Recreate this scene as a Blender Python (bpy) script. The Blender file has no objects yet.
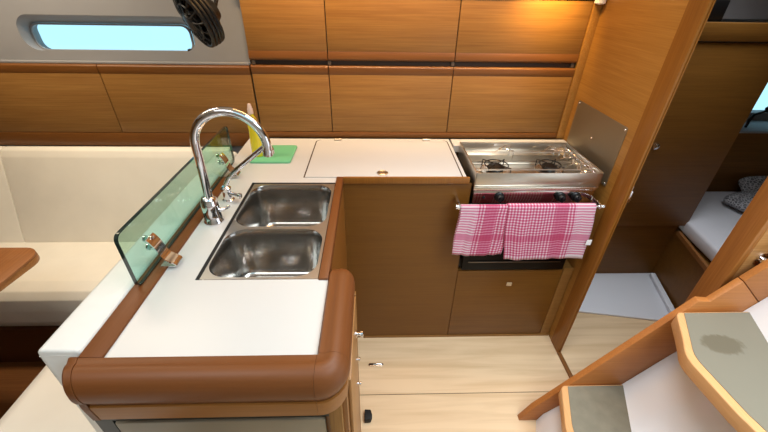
import bpy, bmesh, math, random
from mathutils import Vector, Matrix
random.seed(7)
PI = math.pi
scn = bpy.context.scene
COL = scn.collection

# ------------------------------------------------------------------ materials
def new_mat(name):
    m = bpy.data.materials.new(name); m.use_nodes = True
    nt = m.node_tree
    return m, nt, nt.nodes['Principled BSDF']

def srgb(r, g, b):
    def f(c):
        c /= 255.0
        return c/12.92 if c <= 0.04045 else ((c+0.055)/1.055)**2.4
    return (f(r), f(g), f(b), 1.0)

def plain(name, col, rough=.5, metal=0.0, coat=0.0, noise=0.0, nscale=40, bump=0.0, spec=.5):
    m, nt, b = new_mat(name)
    b.inputs['Base Color'].default_value = col
    b.inputs['Roughness'].default_value = rough
    b.inputs['Metallic'].default_value = metal
    b.inputs['Coat Weight'].default_value = coat
    b.inputs['Specular IOR Level'].default_value = spec
    if noise or bump:
        tc = nt.nodes.new('ShaderNodeTexCoord'); n = nt.nodes.new('ShaderNodeTexNoise')
        n.inputs['Scale'].default_value = nscale; n.inputs['Detail'].default_value = 4
        nt.links.new(tc.outputs['Object'], n.inputs['Vector'])
        if noise:
            r = nt.nodes.new('ShaderNodeValToRGB')
            r.color_ramp.elements[0].color = tuple(c*(1-noise) for c in col[:3])+(1,)
            r.color_ramp.elements[1].color = tuple(min(1, c*(1+noise)) for c in col[:3])+(1,)
            r.color_ramp.elements[0].position = .3; r.color_ramp.elements[1].position = .7
            nt.links.new(n.outputs['Fac'], r.inputs['Fac']); nt.links.new(r.outputs['Color'], b.inputs['Base Color'])
        if bump:
            bp = nt.nodes.new('ShaderNodeBump'); bp.inputs['Strength'].default_value = bump; bp.inputs['Distance'].default_value = .002
            nt.links.new(n.outputs['Fac'], bp.inputs['Height']); nt.links.new(bp.outputs['Normal'], b.inputs['Normal'])
    return m

def wood(name, c1, c2, axis='X', rough=.42, coat=.05, scale=1.0, contrast=(.35, .68), figure=.35):
    """straight-grained veneer, streaks running along one axis"""
    m, nt, b = new_mat(name)
    tc = nt.nodes.new('ShaderNodeTexCoord'); oi = nt.nodes.new('ShaderNodeObjectInfo')
    add = nt.nodes.new('ShaderNodeVectorMath'); add.operation = 'ADD'
    mul = nt.nodes.new('ShaderNodeVectorMath'); mul.operation = 'SCALE'; mul.inputs['Scale'].default_value = 13.0
    nt.links.new(oi.outputs['Random'], mul.inputs[0])
    nt.links.new(tc.outputs['Object'], add.inputs[0]); nt.links.new(mul.outputs[0], add.inputs[1])
    def streak(long, across, detail):
        mp = nt.nodes.new('ShaderNodeMapping')
        s = [across*scale]*3; s['XYZ'.index(axis)] = long*scale
        mp.inputs['Scale'].default_value = s
        n = nt.nodes.new('ShaderNodeTexNoise'); n.inputs['Scale'].default_value = 1.0
        n.inputs['Detail'].default_value = detail; n.inputs['Roughness'].default_value = .6; n.inputs['Distortion'].default_value = .3
        nt.links.new(add.outputs[0], mp.inputs['Vector']); nt.links.new(mp.outputs[0], n.inputs['Vector'])
        return n.outputs['Fac']
    fine = streak(5, 230, 3); broad = streak(1.6, 34, 2)
    mx = nt.nodes.new('ShaderNodeMix'); mx.data_type = 'FLOAT'; mx.inputs[0].default_value = 1-figure
    nt.links.new(broad, mx.inputs[2]); nt.links.new(fine, mx.inputs[3])
    r = nt.nodes.new('ShaderNodeValToRGB')
    r.color_ramp.elements[0].color = c1; r.color_ramp.elements[1].color = c2
    r.color_ramp.elements[0].position = contrast[0]; r.color_ramp.elements[1].position = contrast[1]
    nt.links.new(mx.outputs[0], r.inputs['Fac']); nt.links.new(r.outputs['Color'], b.inputs['Base Color'])
    b.inputs['Roughness'].default_value = rough; b.inputs['Coat Weight'].default_value = coat; b.inputs['Coat Roughness'].default_value = .25; b.inputs['Specular IOR Level'].default_value = .35
    return m

TEAK = wood('teak_veneer', srgb(128, 87, 41), srgb(152, 110, 58), 'X')
TEAK_D = wood('teak_veneer_vertical', srgb(128, 87, 41), srgb(152, 110, 58), 'Z')
TEAK_Y = wood('teak_veneer_depth', srgb(128, 87, 41), srgb(152, 110, 58), 'Y')
LIP = wood('teak_solid_lip', srgb(108, 66, 28), srgb(122, 77, 36), 'X', rough=.36)
RAIL = wood('varnished_mahogany', srgb(106, 59, 23), srgb(118, 68, 29), 'X', rough=.5, coat=.04, contrast=(.2, .8))
RAIL_Y = wood('varnished_mahogany_depth', srgb(106, 59, 23), srgb(118, 68, 29), 'Y', rough=.5, coat=.04, contrast=(.2, .8))
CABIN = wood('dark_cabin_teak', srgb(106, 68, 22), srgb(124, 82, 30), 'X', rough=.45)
OAK = wood('pale_floor_oak', srgb(205, 178, 140), srgb(228, 203, 166), 'X', rough=.4, coat=.1, scale=.45)
NOSE = wood('beech_nosing', srgb(212, 160, 106), srgb(224, 174, 120), 'Y', rough=.35)
TABLEW = wood('teak_table', srgb(142, 92, 46), srgb(178, 122, 66), 'X', rough=.35)
GEL = plain('white_worktop', srgb(205, 203, 199), .32, spec=.4)
GLOSS = plain('white_gelcoat', srgb(240, 241, 244), .12, coat=.5)
LINER = plain('grey_hull_liner', srgb(146, 145, 147), .7, noise=.03, nscale=6)
CREAM = plain('cream_leatherette', srgb(235, 228, 214), .55, noise=.03, nscale=9, bump=.15)
WHITEL = plain('white_leatherette', srgb(228, 226, 220), .5, noise=.02, nscale=30, bump=.2)
SEAM = plain('dark_seam_line', srgb(70, 52, 34), .8)  # dark joint colour of the floor and lid seams
STEEL = plain('brushed_steel', srgb(184, 182, 178), .2, metal=1.0, noise=.05, nscale=12)
POLISH = plain('polished_steel', srgb(206, 199, 188), .3, metal=1.0)
CHROME = plain('chrome', srgb(236, 236, 240), .07, metal=1.0)
SHIELD = plain('satin_steel_sheet', srgb(172, 162, 142), .55, metal=1.0)
BLACK = plain('black_plastic', srgb(15, 15, 17), .4)
RUBBER = plain('black_rubber', srgb(16, 16, 17), .7)
IRON = plain('black_enamel', srgb(14, 13, 13), .4)
OVENG = plain('dark_oven_glass', srgb(8, 7, 7), .3, spec=.12)
MAT_GREEN = plain('green_plastic', srgb(112, 190, 140), .5)
GREYPAD = plain('grey_nonslip_pad', srgb(124, 118, 101), .8, noise=.1, nscale=24, bump=.2)
SHEET = plain('white_sheet', srgb(222, 222, 228), .9, noise=.02, nscale=8, bump=.3)
TRAY = plain('white_moulding', srgb(222, 224, 230), .5)
GREYP = plain('grey_panel', srgb(138, 126, 106), .35)
LABELW = plain('white_tag', srgb(240, 238, 238), .6)
BULK = wood('bulkhead_teak', srgb(156, 108, 48), srgb(178, 129, 64), 'Y', rough=.35)
PALE = plain('pale_cap', srgb(228, 200, 186), .4)

def glass(name, col, rough=0.0, ior=1.45):
    m, nt, b = new_mat(name)
    b.inputs['Base Color'].default_value = col; b.inputs['Roughness'].default_value = rough
    b.inputs['Transmission Weight'].default_value = 1.0; b.inputs['IOR'].default_value = ior
    return m
def pane(name, tint):
    m, nt, b = new_mat(name)
    tr = nt.nodes.new('ShaderNodeBsdfTransparent'); tr.inputs['Color'].default_value = tint
    gl = nt.nodes.new('ShaderNodeBsdfGlossy'); gl.inputs['Roughness'].default_value = .02
    lw = nt.nodes.new('ShaderNodeLayerWeight'); lw.inputs['Blend'].default_value = .5
    pw = nt.nodes.new('ShaderNodeMath'); pw.operation = 'POWER'; pw.inputs[1].default_value = 4.0
    ml = nt.nodes.new('ShaderNodeMath'); ml.operation = 'MULTIPLY_ADD'; ml.inputs[1].default_value = .6; ml.inputs[2].default_value = .035
    nt.links.new(lw.outputs['Facing'], pw.inputs[0]); nt.links.new(pw.outputs[0], ml.inputs[0])
    mx = nt.nodes.new('ShaderNodeMixShader')
    nt.links.new(ml.outputs[0], mx.inputs[0]); nt.links.new(tr.outputs[0], mx.inputs[1]); nt.links.new(gl.outputs[0], mx.inputs[2])
    nt.links.new(mx.outputs[0], nt.nodes['Material Output'].inputs['Surface'])
    return m
GLASSG = pane('green_tinted_glass', (.70, .87, .83, 1))
GLASSE = plain('dark_green_glass_edge', srgb(30, 46, 42), .1, coat=.5)
PANE = pane('clear_window_pane', (.9, .97, 1, 1))
LIQ = glass('yellow_liquid_soap', srgb(238, 214, 20), .1, 1.35)
LIQ = plain('yellow_soap_bottle', srgb(226, 204, 40), .2, coat=.5)

def emit(name, col, s):
    m, nt, b = new_mat(name)
    b.inputs['Base Color'].default_value = col
    b.inputs['Emission Color'].default_value = col; b.inputs['Emission Strength'].default_value = s
    return m
LAMP = emit('warm_lamp_lens', (1, .72, .4, 1), 6)

def pillow_mat():
    m, nt, b = new_mat('grey_patterned_cotton')
    tc = nt.nodes.new('ShaderNodeTexCoord'); v = nt.nodes.new('ShaderNodeTexVoronoi'); v.inputs['Scale'].default_value = 62
    v.feature = 'DISTANCE_TO_EDGE'
    r = nt.nodes.new('ShaderNodeValToRGB'); r.color_ramp.elements[0].color = srgb(196, 196, 200); r.color_ramp.elements[1].color = srgb(108, 108, 114)
    r.color_ramp.elements[0].position = .04; r.color_ramp.elements[1].position = .16
    nt.links.new(tc.outputs['Object'], v.inputs['Vector']); nt.links.new(v.outputs['Distance'], r.inputs['Fac'])
    nt.links.new(r.outputs['Color'], b.inputs['Base Color']); b.inputs['Roughness'].default_value = .9
    return m
PILLOW = pillow_mat()

def damp_pad():
    """grey non-slip pad with one damp patch"""
    m, nt, b = new_mat('grey_nonslip_pad_damp')
    N, Lk = nt.nodes, nt.links
    g = N.new('ShaderNodeNewGeometry'); sub = N.new('ShaderNodeVectorMath'); sub.operation = 'SUBTRACT'
    sub.inputs[1].default_value = (1.005, .648, .651)
    nz = N.new('ShaderNodeTexNoise'); nz.inputs['Scale'].default_value = 26; nz.inputs['Detail'].default_value = 4
    ms = N.new('ShaderNodeVectorMath'); ms.operation = 'MULTIPLY'; ms.inputs[1].default_value = (1.0, 1.7, 1)
    ln = N.new('ShaderNodeVectorMath'); ln.operation = 'LENGTH'
    ma = N.new('ShaderNodeMath'); ma.operation = 'MULTIPLY_ADD'; ma.inputs[1].default_value = .035
    r = N.new('ShaderNodeValToRGB'); r.color_ramp.elements[0].color = srgb(104, 96, 78); r.color_ramp.elements[1].color = srgb(126, 120, 104)
    r.color_ramp.elements[0].position = .068; r.color_ramp.elements[1].position = .080
    Lk.new(g.outputs['Position'], sub.inputs[0]); Lk.new(sub.outputs[0], ms.inputs[0]); Lk.new(ms.outputs[0], ln.inputs[0])
    Lk.new(nz.outputs['Fac'], ma.inputs[0]); Lk.new(ln.outputs['Value'], ma.inputs[2]); Lk.new(ma.outputs[0], r.inputs['Fac'])
    Lk.new(r.outputs['Color'], b.inputs['Base Color']); b.inputs['Roughness'].default_value = .8
    return m
DAMP = damp_pad()

def plaid(name):
    m, nt, b = new_mat(name)
    N, Lk = nt.nodes, nt.links
    uv = N.new('ShaderNodeUVMap'); sp = N.new('ShaderNodeSeparateXYZ'); Lk.new(uv.outputs[0], sp.inputs[0])
    def mth(op, a, bb):
        n = N.new('ShaderNodeMath'); n.operation = op
        for i, x in enumerate((a, bb)):
            if x is None: continue
            if isinstance(x, (int, float)): n.inputs[i].default_value = x
            else: Lk.new(x, n.inputs[i])
        return n.outputs[0]
    def stripes(c, b0, b1, e0, e1):
        w = mth('FRACT', mth('DIVIDE', c, .0118), None)
        s = mth('LESS_THAN', w, .56)
        band = mth('MULTIPLY', mth('GREATER_THAN', c, b0), mth('LESS_THAN', c, b1))       # solid pink band
        pale = mth('MULTIPLY', mth('GREATER_THAN', c, e0), mth('LESS_THAN', c, e1))       # unstriped selvedge
        body = mth('MULTIPLY', s, mth('SUBTRACT', 1.0, pale))
        return mth('MAXIMUM', body, mth('MULTIPLY', band, .92))
    a = stripes(sp.outputs['X'], .196, .240, .272, .5)
    c = stripes(sp.outputs['Y'], .118, .150, .224, .5)
    f = mth('ADD', mth('MULTIPLY', a, .5), mth('MULTIPLY', c, .5))
    r = N.new('ShaderNodeValToRGB')
    e = r.color_ramp.elements
    e[0].color = srgb(246, 230, 237); e[1].color = srgb(204, 70, 114)
    x = r.color_ramp.elements.new(.5); x.color = srgb(224, 140, 172)
    Lk.new(f, r.inputs['Fac']); Lk.new(r.outputs['Color'], b.inputs['Base Color'])
    b.inputs['Roughness'].default_value = .95; b.inputs['Sheen Weight'].default_value = .2
    tl = N.new('ShaderNodeBsdfTranslucent'); mx = N.new('ShaderNodeMixShader'); mx.inputs[0].default_value = .35
    Lk.new(r.outputs['Color'], tl.inputs['Color']); Lk.new(b.outputs[0], mx.inputs[1]); Lk.new(tl.outputs[0], mx.inputs[2])
    Lk.new(mx.outputs[0], N['Material Output'].inputs['Surface'])
    return m
PLAID = plaid('pink_checked_cotton')

# ------------------------------------------------------------------ mesh helpers (all in world metres)
def BM(): return bmesh.new()
def box(bm, x0, x1, y0, y1, z0, z1, bev=0.0, seg=2):
    t = BM()
    v = [t.verts.new((x, y, z)) for z in (z0, z1) for y in (y0, y1) for x in (x0, x1)]
    for f in ((0, 2, 3, 1), (4, 5, 7, 6), (0, 1, 5, 4), (2, 6, 7, 3), (0, 4, 6, 2), (1, 3, 7, 5)):
        t.faces.new([v[i] for i in f])
    if bev: bmesh.ops.bevel(t, geom=list(t.edges), offset=bev, segments=seg, profile=.5, affect='EDGES')
    merge(bm, t); return bm
def merge(bm, t, mat=None):
    if mat is not None: bmesh.ops.transform(t, matrix=mat, verts=t.verts)
    me = bpy.data.meshes.new('tmp'); t.to_mesh(me); bm.from_mesh(me); bpy.data.meshes.remove(me); t.free()
def prism(bm, pts, axis, lo, hi, bev=0.0, seg=2):
    """2-D outline extruded along an axis. axis X: pts=(y,z); Y: (x,z); Z: (x,y)"""
    t = BM()
    def P(p, w): return (w, p[0], p[1]) if axis == 'X' else ((p[0], w, p[1]) if axis == 'Y' else (p[0], p[1], w))
    a = [t.verts.new(P(p, lo)) for p in pts]; b = [t.verts.new(P(p, hi)) for p in pts]
    n = len(pts); t.faces.new(a); t.faces.new(b[::-1])
    for i in range(n): t.faces.new((a[i], b[i], b[(i+1) % n], a[(i+1) % n]))
    bmesh.ops.recalc_face_normals(t, faces=t.faces)
    if bev: bmesh.ops.bevel(t, geom=list(t.edges), offset=bev, segments=seg, profile=.5, affect='EDGES')
    merge(bm, t); return bm
def sweep(bm, pts, ring, cap=True, up=Vector((0, 0, 1)), scales=None):
    """sweep a closed 2-D ring (side, up) along a 3-D path"""
    pts = [Vector(p) for p in pts]; R = []
    nrm = None
    for i, p in enumerate(pts):
        a = pts[max(i-1, 0)]; b = pts[min(i+1, len(pts)-1)]; t = (b-a).normalized()
        if nrm is None:
            nrm = up - up.dot(t)*t
            if nrm.length < 1e-4: nrm = Vector((1, 0, 0)) - t.x*t
        else: nrm = nrm - nrm.dot(t)*t
        nrm.normalize(); side = t.cross(nrm); s = scales[i] if scales else 1
        R.append([bm.verts.new(p + side*(q[0]*s) + nrm*(q[1]*s)) for q in ring])
    n = len(ring); fs = []
    for i in range(len(R)-1):
        for k in range(n):
            fs.append(bm.faces.new((R[i][k], R[i][(k+1) % n], R[i+1][(k+1) % n], R[i+1][k])))
    if cap: fs.append(bm.faces.new(R[0][::-1])); fs.append(bm.faces.new(R[-1]))
    bmesh.ops.recalc_face_normals(bm, faces=fs)
    return bm
def circ(r, n=14): return [(r*math.cos(2*PI*k/n), r*math.sin(2*PI*k/n)) for k in range(n)]
def tube(bm, pts, r, n=14, scales=None): return sweep(bm, pts, circ(r, n), scales=scales)
def lathe(bm, prof, mat=None, n=28):
    """prof: (radius, height) from bottom to top about Z; closed with caps"""
    t = BM(); R = []
    for r, z in prof: R.append([t.verts.new((r*math.cos(2*PI*k/n), r*math.sin(2*PI*k/n), z)) for k in range(n)])
    for i in range(len(R)-1):
        for k in range(n): t.faces.new((R[i][k], R[i][(k+1) % n], R[i+1][(k+1) % n], R[i+1][k]))
    t.faces.new(R[0][::-1]); t.faces.new(R[-1])
    bmesh.ops.recalc_face_normals(t, faces=t.faces)
    merge(bm, t, mat); return bm
def at(x, y, z): return Matrix.Translation((x, y, z))
def aim(loc, d):
    return Matrix.Translation(loc) @ Vector(d).to_track_quat('Z', 'Y').to_matrix().to_4x4()
def rrect(x0, x1, y0, y1, r, n=6):
    o = []
    for cx, cy, a in ((x1-r, y1-r, 0), (x0+r, y1-r, PI/2), (x0+r, y0+r, PI), (x1-r, y0+r, 3*PI/2)):
        for k in range(n+1):
            o.append((cx+r*math.cos(a+k*PI/2/n), cy+r*math.sin(a+k*PI/2/n)))
    return o
def arc(cx, cy, r, a0, a1, n):
    return [(cx+r*math.cos(a0+(a1-a0)*k/n), cy+r*math.sin(a0+(a1-a0)*k/n)) for k in range(n+1)]
def flat_holes(bm, outer, holes, P):
    """planar face with holes; P maps (a,b) to 3-D"""
    t = BM(); E = []
    for lp in [outer]+holes:
        v = [t.verts.new(P(*p)) for p in lp]
        E += [t.edges.new((v[i], v[(i+1) % len(v)])) for i in range(len(v))]
    bmesh.ops.triangle_fill(t, use_beauty=True, edges=E)
    merge(bm, t); return bm
def loft(bm, loops, cap0=False, cap1=False):
    R = [[bm.verts.new(p) for p in lp] for lp in loops]; n = len(R[0]); fs = []
    for i in range(len(R)-1):
        for k in range(n): fs.append(bm.faces.new((R[i][k], R[i][(k+1) % n], R[i+1][(k+1) % n], R[i+1][k])))
    if cap0: fs.append(bm.faces.new(R[0][::-1]))
    if cap1: fs.append(bm.faces.new(R[-1]))
    return bm

def wloc(o):
    v = Vector((0, 0, 0))
    while o: v = v + Vector(o.location); o = o.parent
    return v
def obj(name, bm, mat, parent=None, smooth=40, uv=None, loc=None):
    me = bpy.data.meshes.new(name)
    off = wloc(parent) if parent else Vector((0, 0, 0))
    o = bpy.data.objects.new(name, me)
    if parent is None:
        lo = [min(v.co[i] for v in bm.verts) for i in range(3)]; hi = [max(v.co[i] for v in bm.verts) for i in range(3)]
        o.location = ((lo[0]+hi[0])/2, (lo[1]+hi[1])/2, lo[2]); off = Vector(o.location)
    for v in bm.verts: v.co -= off
    bm.to_mesh(me); bm.free()
    me.materials.append(mat)
    for p in me.polygons: p.use_smooth = True
    me.set_sharp_from_angle(angle=math.radians(smooth))
    COL.objects.link(o)
    if parent: o.parent = parent
    return o
def thing(name, label, cat, loc, group=None):
    o = bpy.data.objects.new(name, None); COL.objects.link(o); o.empty_display_size = .05
    o.location = loc; tag(o, label, cat, group); return o
def tag(o, label, cat, group=None, kind=None):
    o['label'] = label; o['category'] = cat
    if group: o['group'] = group
    if kind: o['kind'] = kind
    return o
def struct(name, bm, mat, parent=None, label=None):
    o = obj(name, bm, mat, parent)
    if parent is None:
        o['kind'] = 'structure'
        if label: o['label'] = label; o['category'] = name.split('_')[0]
    return o

ZT = 0.90      # worktop height
# ------------------------------------------------------------------ the setting
# floor boards: pale planks along X with thin caulked seams
m, nt, b = new_mat('pale_plank_floor')
tc = nt.nodes.new('ShaderNodeNewGeometry'); sp = nt.nodes.new('ShaderNodeSeparateXYZ')
nt.links.new(tc.outputs['Position'], sp.inputs[0])
def mth(op, a, bb=None):
    n = nt.nodes.new('ShaderNodeMath'); n.operation = op
    for i, x in enumerate((a, bb)):
        if x is None: continue
        if isinstance(x, (int, float)): n.inputs[i].default_value = x
        else: nt.links.new(x, n.inputs[i])
    return n.outputs[0]
mp = nt.nodes.new('ShaderNodeMapping'); mp.inputs['Scale'].default_value = (1.6, 26, 26); nt.links.new(tc.outputs['Position'], mp.inputs['Vector'])
nz = nt.nodes.new('ShaderNodeTexNoise'); nz.inputs['Scale'].default_value = 1; nz.inputs['Detail'].default_value = 5; nz.inputs['Distortion'].default_value = .6
nt.links.new(mp.outputs[0], nz.inputs['Vector'])
plank = mth('FLOOR', mth('DIVIDE', mth('ADD', sp.outputs['Y'], .128), .1285))
wn = nt.nodes.new('ShaderNodeTexWhiteNoise'); wn.noise_dimensions = '1D'; nt.links.new(plank, wn.inputs['W'])
fac = mth('ADD', mth('MULTIPLY', nz.outputs['Fac'], .8), mth('MULTIPLY', wn.outputs['Value'], .22))
r = nt.nodes.new('ShaderNodeValToRGB'); r.color_ramp.elements[0].color = srgb(206, 174, 132); r.color_ramp.elements[1].color = srgb(232, 204, 166)
r.color_ramp.elements[0].position = .28; r.color_ramp.elements[1].position = .62
nt.links.new(fac, r.inputs['Fac'])
FLOORM = m
nt.links.new(r.outputs['Color'], b.inputs['Base Color']); b.inputs['Roughness'].default_value = .38; b.inputs['Coat Weight'].default_value = .1

bm = BM()
box(bm, -2.6, 3.2, -1.4, .9005, -.03, 0); box(bm, -2.6, 3.2, .9035, 2.4, -.03, 0)
box(bm, -2.6, 3.2, -1.4, 2.4, -.06, -.004)
struct('floor', bm, FLOORM)
obj('floor_seam', box(BM(), -2.6, 3.2, .9003, .9037, -.02, -.0015), SEAM).__setitem__('kind', 'structure')
bpy.data.objects['floor_seam'].name = 'trim_3'

# hull side wall with the oblong port
WX0, WX1, WZ0, WZ1 = -1.398, -.715, 1.256, 1.384
YW = 1.640
def PW(y): return lambda a, c: (a, y, c)
hole = rrect(WX0, WX1, WZ0, WZ1, .055, 8)
bm = BM()
flat_holes(bm, [(-2.6, -.1), (.96, -.1), (.96, 2.0), (-2.6, 2.0)], [hole], PW(YW))
inner = rrect(-1.394, -.750, 1.246, 1.350, .034, 8)
mid = rrect(-1.396, -.722, 1.252, 1.374, .05, 8)
outer_back = rrect(-1.394, -.750, 1.246, 1.350, .034, 8)
loft(bm, [[(a, YW, c) for a, c in hole], [(a, YW+.012, c) for a, c in mid], [(a, YW+.062, c) for a, c in inner], [(a, YW+.09, c) for a, c in outer_back]])
bmesh.ops.remove_doubles(bm, verts=bm.verts, dist=1e-5)
bmesh.ops.recalc_face_normals(bm, faces=bm.faces)
struct('wall_back', bm, LINER)
win = obj('window_1', loft(BM(), [[(a, YW+.060, c) for a, c in inner], [(a, YW+.072, c) for a, c in inner]], True, True), PANE)
win['kind'] = 'structure'
fr = BM()
i2 = rrect(-1.388, -.756, 1.252, 1.344, .03, 8)
loft(fr, [[(a, YW+.050, c) for a, c in inner], [(a, YW+.050, c) for a, c in i2], [(a, YW+.0595, c) for a, c in i2], [(a, YW+.0595, c) for a, c in inner], [(a, YW+.050, c) for a, c in inner]])
bmesh.ops.recalc_face_normals(fr, faces=fr.faces)
obj('window_frame', fr, LINER, win)
obj('window_latch', box(BM(), -.772, -.752, YW+.03, YW+.049, 1.250, 1.262, .002), BLACK, win)

# galley bulkhead on the right, solid front edge, sill
bm = box(BM(), .900, .917, 1.1715, 1.70, 0, 1.98)
struct('wall_right', bm, BULK)
bm = BM(); prism(bm, [(.898, 1.172), (.898, 1.104), (.901, 1.100), (.907, 1.100), (.908, 1.103), (.911, 1.103), (.912, 1.100), (.916, 1.100), (.919, 1.104), (.919, 1.172)], 'Z', 0, 1.98)
E1 = wood('edge_teak', srgb(128, 78, 28), srgb(146, 94, 38), 'Z', rough=.3)
struct('trim_1', bm, E1)
bm = box(BM(), .897, .915, .80, 1.0995, 0, .010, .002)
struct('trim_2', bm, wood('sill_teak', srgb(118, 74, 36), srgb(138, 90, 46), 'Y'))
# the rest of the shell, behind and above the camera
bm = BM(); flat_holes(bm, [(-2.6, -1.4), (3.2, -1.4), (3.2, 2.4), (-2.6, 2.4)], [[(-.45, -.55), (.45, -.55), (.45, .25), (-.45, .25)], [(.75, -.5), (1.75, -.5), (1.75, .55), (.75, .55)]], lambda a, c: (a, c, 1.98))
CEIL = plain('white_headliner', srgb(224, 220, 214), .7)
struct('ceiling', bm, CEIL)
struct('wall_left', box(BM(), -2.62, -2.6, -1.4, 2.4, -.03, 1.98), TEAK_Y)
struct('wall_front', box(BM(), -2.6, 3.2, -1.42, -1.4, -.03, 1.98), CEIL)
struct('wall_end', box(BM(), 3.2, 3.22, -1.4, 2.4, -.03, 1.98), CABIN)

# soffit above the upper lockers, small warm lamps in it
struct('trim_4', box(BM(), -.52, .8665, 1.612, 1.64, 1.466, 1.49, .004), wood('soffit_teak', srgb(96, 58, 28), srgb(120, 74, 38), 'X'))

# ------------------------------------------------------------------ lockers on the hull side
def locker(name, label, x0, x1, z0, z1, lip_top, group, bottom=None, brackets=(), y=1.62):
    root = thing(name, label, 'cabinet', ((x0+x1)/2, y, z0), group)
    g = .0018
    obj('carcass', box(BM(), x0+.0005, x1-.0005, y+.012, YW-.001, z0, z1), IRON, root)
    lh = .036
    if lip_top:
        obj('door', box(BM(), x0+g, x1-g, y, y+.014, z0+.001, z1-lh, .0012), TEAK, root)
        prof = [(y+.014, z1-lh), (y, z1-lh), (y-.003, z1-lh+.010)] + [(y+.008-.012*math.cos(t*PI/12), z1-.010+.010*math.sin(t*PI/12)) for t in range(0, 7)] + [(y+.014, z1)]
    else:
        obj('door', box(BM(), x0+g, x1-g, y, y+.014, z0+lh, z1-.001, .0012), TEAK, root)
        prof = [(y+.014, z0+lh), (y, z0+lh), (y-.003, z0+lh-.010)] + [(y+.008-.012*math.cos(t*PI/12), z0+.010-.010*math.sin(t*PI/12)) for t in range(0, 7)] + [(y+.014, z0)]
    bm = prism(BM(), prof, 'X', x0+g, x1-g)
    obj('pull_lip', bm, LIP, root)
    return root
ULX = [-.508, -.184, .344, .866]
ul = ['upper teak locker beside the hull window wall, leftmost of the top row',
      'upper teak locker in the middle of the top row',
      'upper teak locker beside the bulkhead, lit warm by the lamp above']
ll = ['lower teak locker above the green cutting board',
      'lower teak locker above the cream fridge lid',
      'lower teak locker above the gas stove']
for i in range(3):
    locker('upper_locker', ul[i], ULX[i], ULX[i+1], 1.231, 1.460, False, 'upper teak lockers')
for i in range(3):
    r_ = locker('lower_locker', ll[i], ULX[i], ULX[i+1], .926, 1.212, True, 'lower teak lockers')
# dark shadow gap between the rows and its small brackets
struct('trim_5', box(BM(), -.508, .8665, 1.632, 1.6395, 1.2125, 1.2305), plain('gap_dark_brown', srgb(58, 38, 24), .6))
for k, x in enumerate((-.493, -.180, .338, .852)):
    t = tag(obj('locker_catch', box(BM(), x-.007, x+.007, 1.622, 1.6318, 1.2125, 1.2305, .002), plain('catch_grey', srgb(92, 76, 62), .4)),
        ['small catch in the dark gap between locker rows at the window end', 'small catch in the dark gap right of the left lockers',
         'small catch in the dark gap left of the right lockers', 'small catch in the dark gap beside the bulkhead'][k], 'catch', 'locker catches')
struct('trim_6', box(BM(), -.508, .8665, 1.615, 1.639, .8985, .9245, .002), LIP)
LLX = [-2.0, -1.134, -.512]
for i, lb in enumerate(['long teak locker below the far left end of the hull window', 'long teak locker below the hull window behind the faucet']):
    locker('saloon_locker', lb, LLX[i], LLX[i+1], .918, 1.208, True, 'long lockers under the hull window')
struct('trim_7', box(BM(), -2.0, -.512, 1.618, 1.639, .855, .9165, .002), LIP)
struct('trim_8', box(BM(), -2.6, -.512, 1.628, 1.6395, 1.2085, 1.2185, .002), LINER)

struct('trim_13', box(BM(), .867, .8995, 1.612, 1.6395, ZT+.0005, 1.98, .001), BULK)
# ------------------------------------------------------------------ galley worktop
XL, XR = -.516, -.108
YF = .446
root = thing('galley_worktop', 'L-shaped white galley worktop with varnished wooden fiddle rail around the sink', 'worktop', (-.28, .85, .86))
wt = root
bm = BM()
SX0, SX1, SY0, SY1 = -.430, -.134, .664, 1.166
for a in ((XL, XR, YF, SY0), (XL, SX0, SY0, SY1), (XL, SX1+.024, SY1, 1.207), (XL-.046, .353, 1.207, 1.60)):
    box(bm, *a, ZT-.03, ZT)
box(bm, .362, .897, 1.520, 1.60, ZT-.03, ZT)
obj('slab', bm, GEL, root)
# rounded front rail and its return along the right side
def rail_ring():
    # (outward, up) measured from the inner top edge of the rail at worktop level
    p = [(-.000, -.006), (.000, .006), (.004, .011)]
    p += [(.030+.033*math.sin(a), -.028+.042*math.cos(a)) for a in [PI*(-.14+k/14*.86) for k in range(0, 15)]]
    p += [(.053, -.064), (.004, -.064)]
    return p
ring = rail_ring()
lower = [(.004, -.0655), (.0570, -.0655), (.0575, -.068), (.055, -.110), (.050, -.113), (.004, -.113)]
def slant(q): return .36*q[0]-.05*q[1]
def rail(path, ring):
    """path: list of (x, y, outward dx, dy, slanted end)"""
    bm = BM(); R = []
    for (x, y, dx, dy, sl) in path: R.append([bm.verts.new((x+dx*q[0]+(slant(q) if sl else 0), y+dy*q[0], ZT+q[1])) for q in ring])
    n = len(ring)
    for i in range(len(R)-1):
        for k in range(n): bm.faces.new((R[i][k], R[i][(k+1) % n], R[i+1][(k+1) % n], R[i+1][k]))
    bm.faces.new(R[0][::-1]); bm.faces.new(R[-1])
    bmesh.ops.recalc_face_normals(bm, faces=bm.faces)
    return bm
turn = [PI/2*k/10 for k in range(11)]
YE = .668
fr_path = [(-.556, YF, 0, -1, 1), (XR-.0005, YF, 0, -1, 0)]
co_path = [(XR, YF, math.sin(a), -math.cos(a), 0) for a in turn]
si_path = [(XR, YF+.0005, 1, 0, 0), (XR, YE, 1, 0, 0)]
STRIPW = wood('rail_lower_band', srgb(134, 84, 36), srgb(150, 98, 46), 'X', rough=.4)
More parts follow.
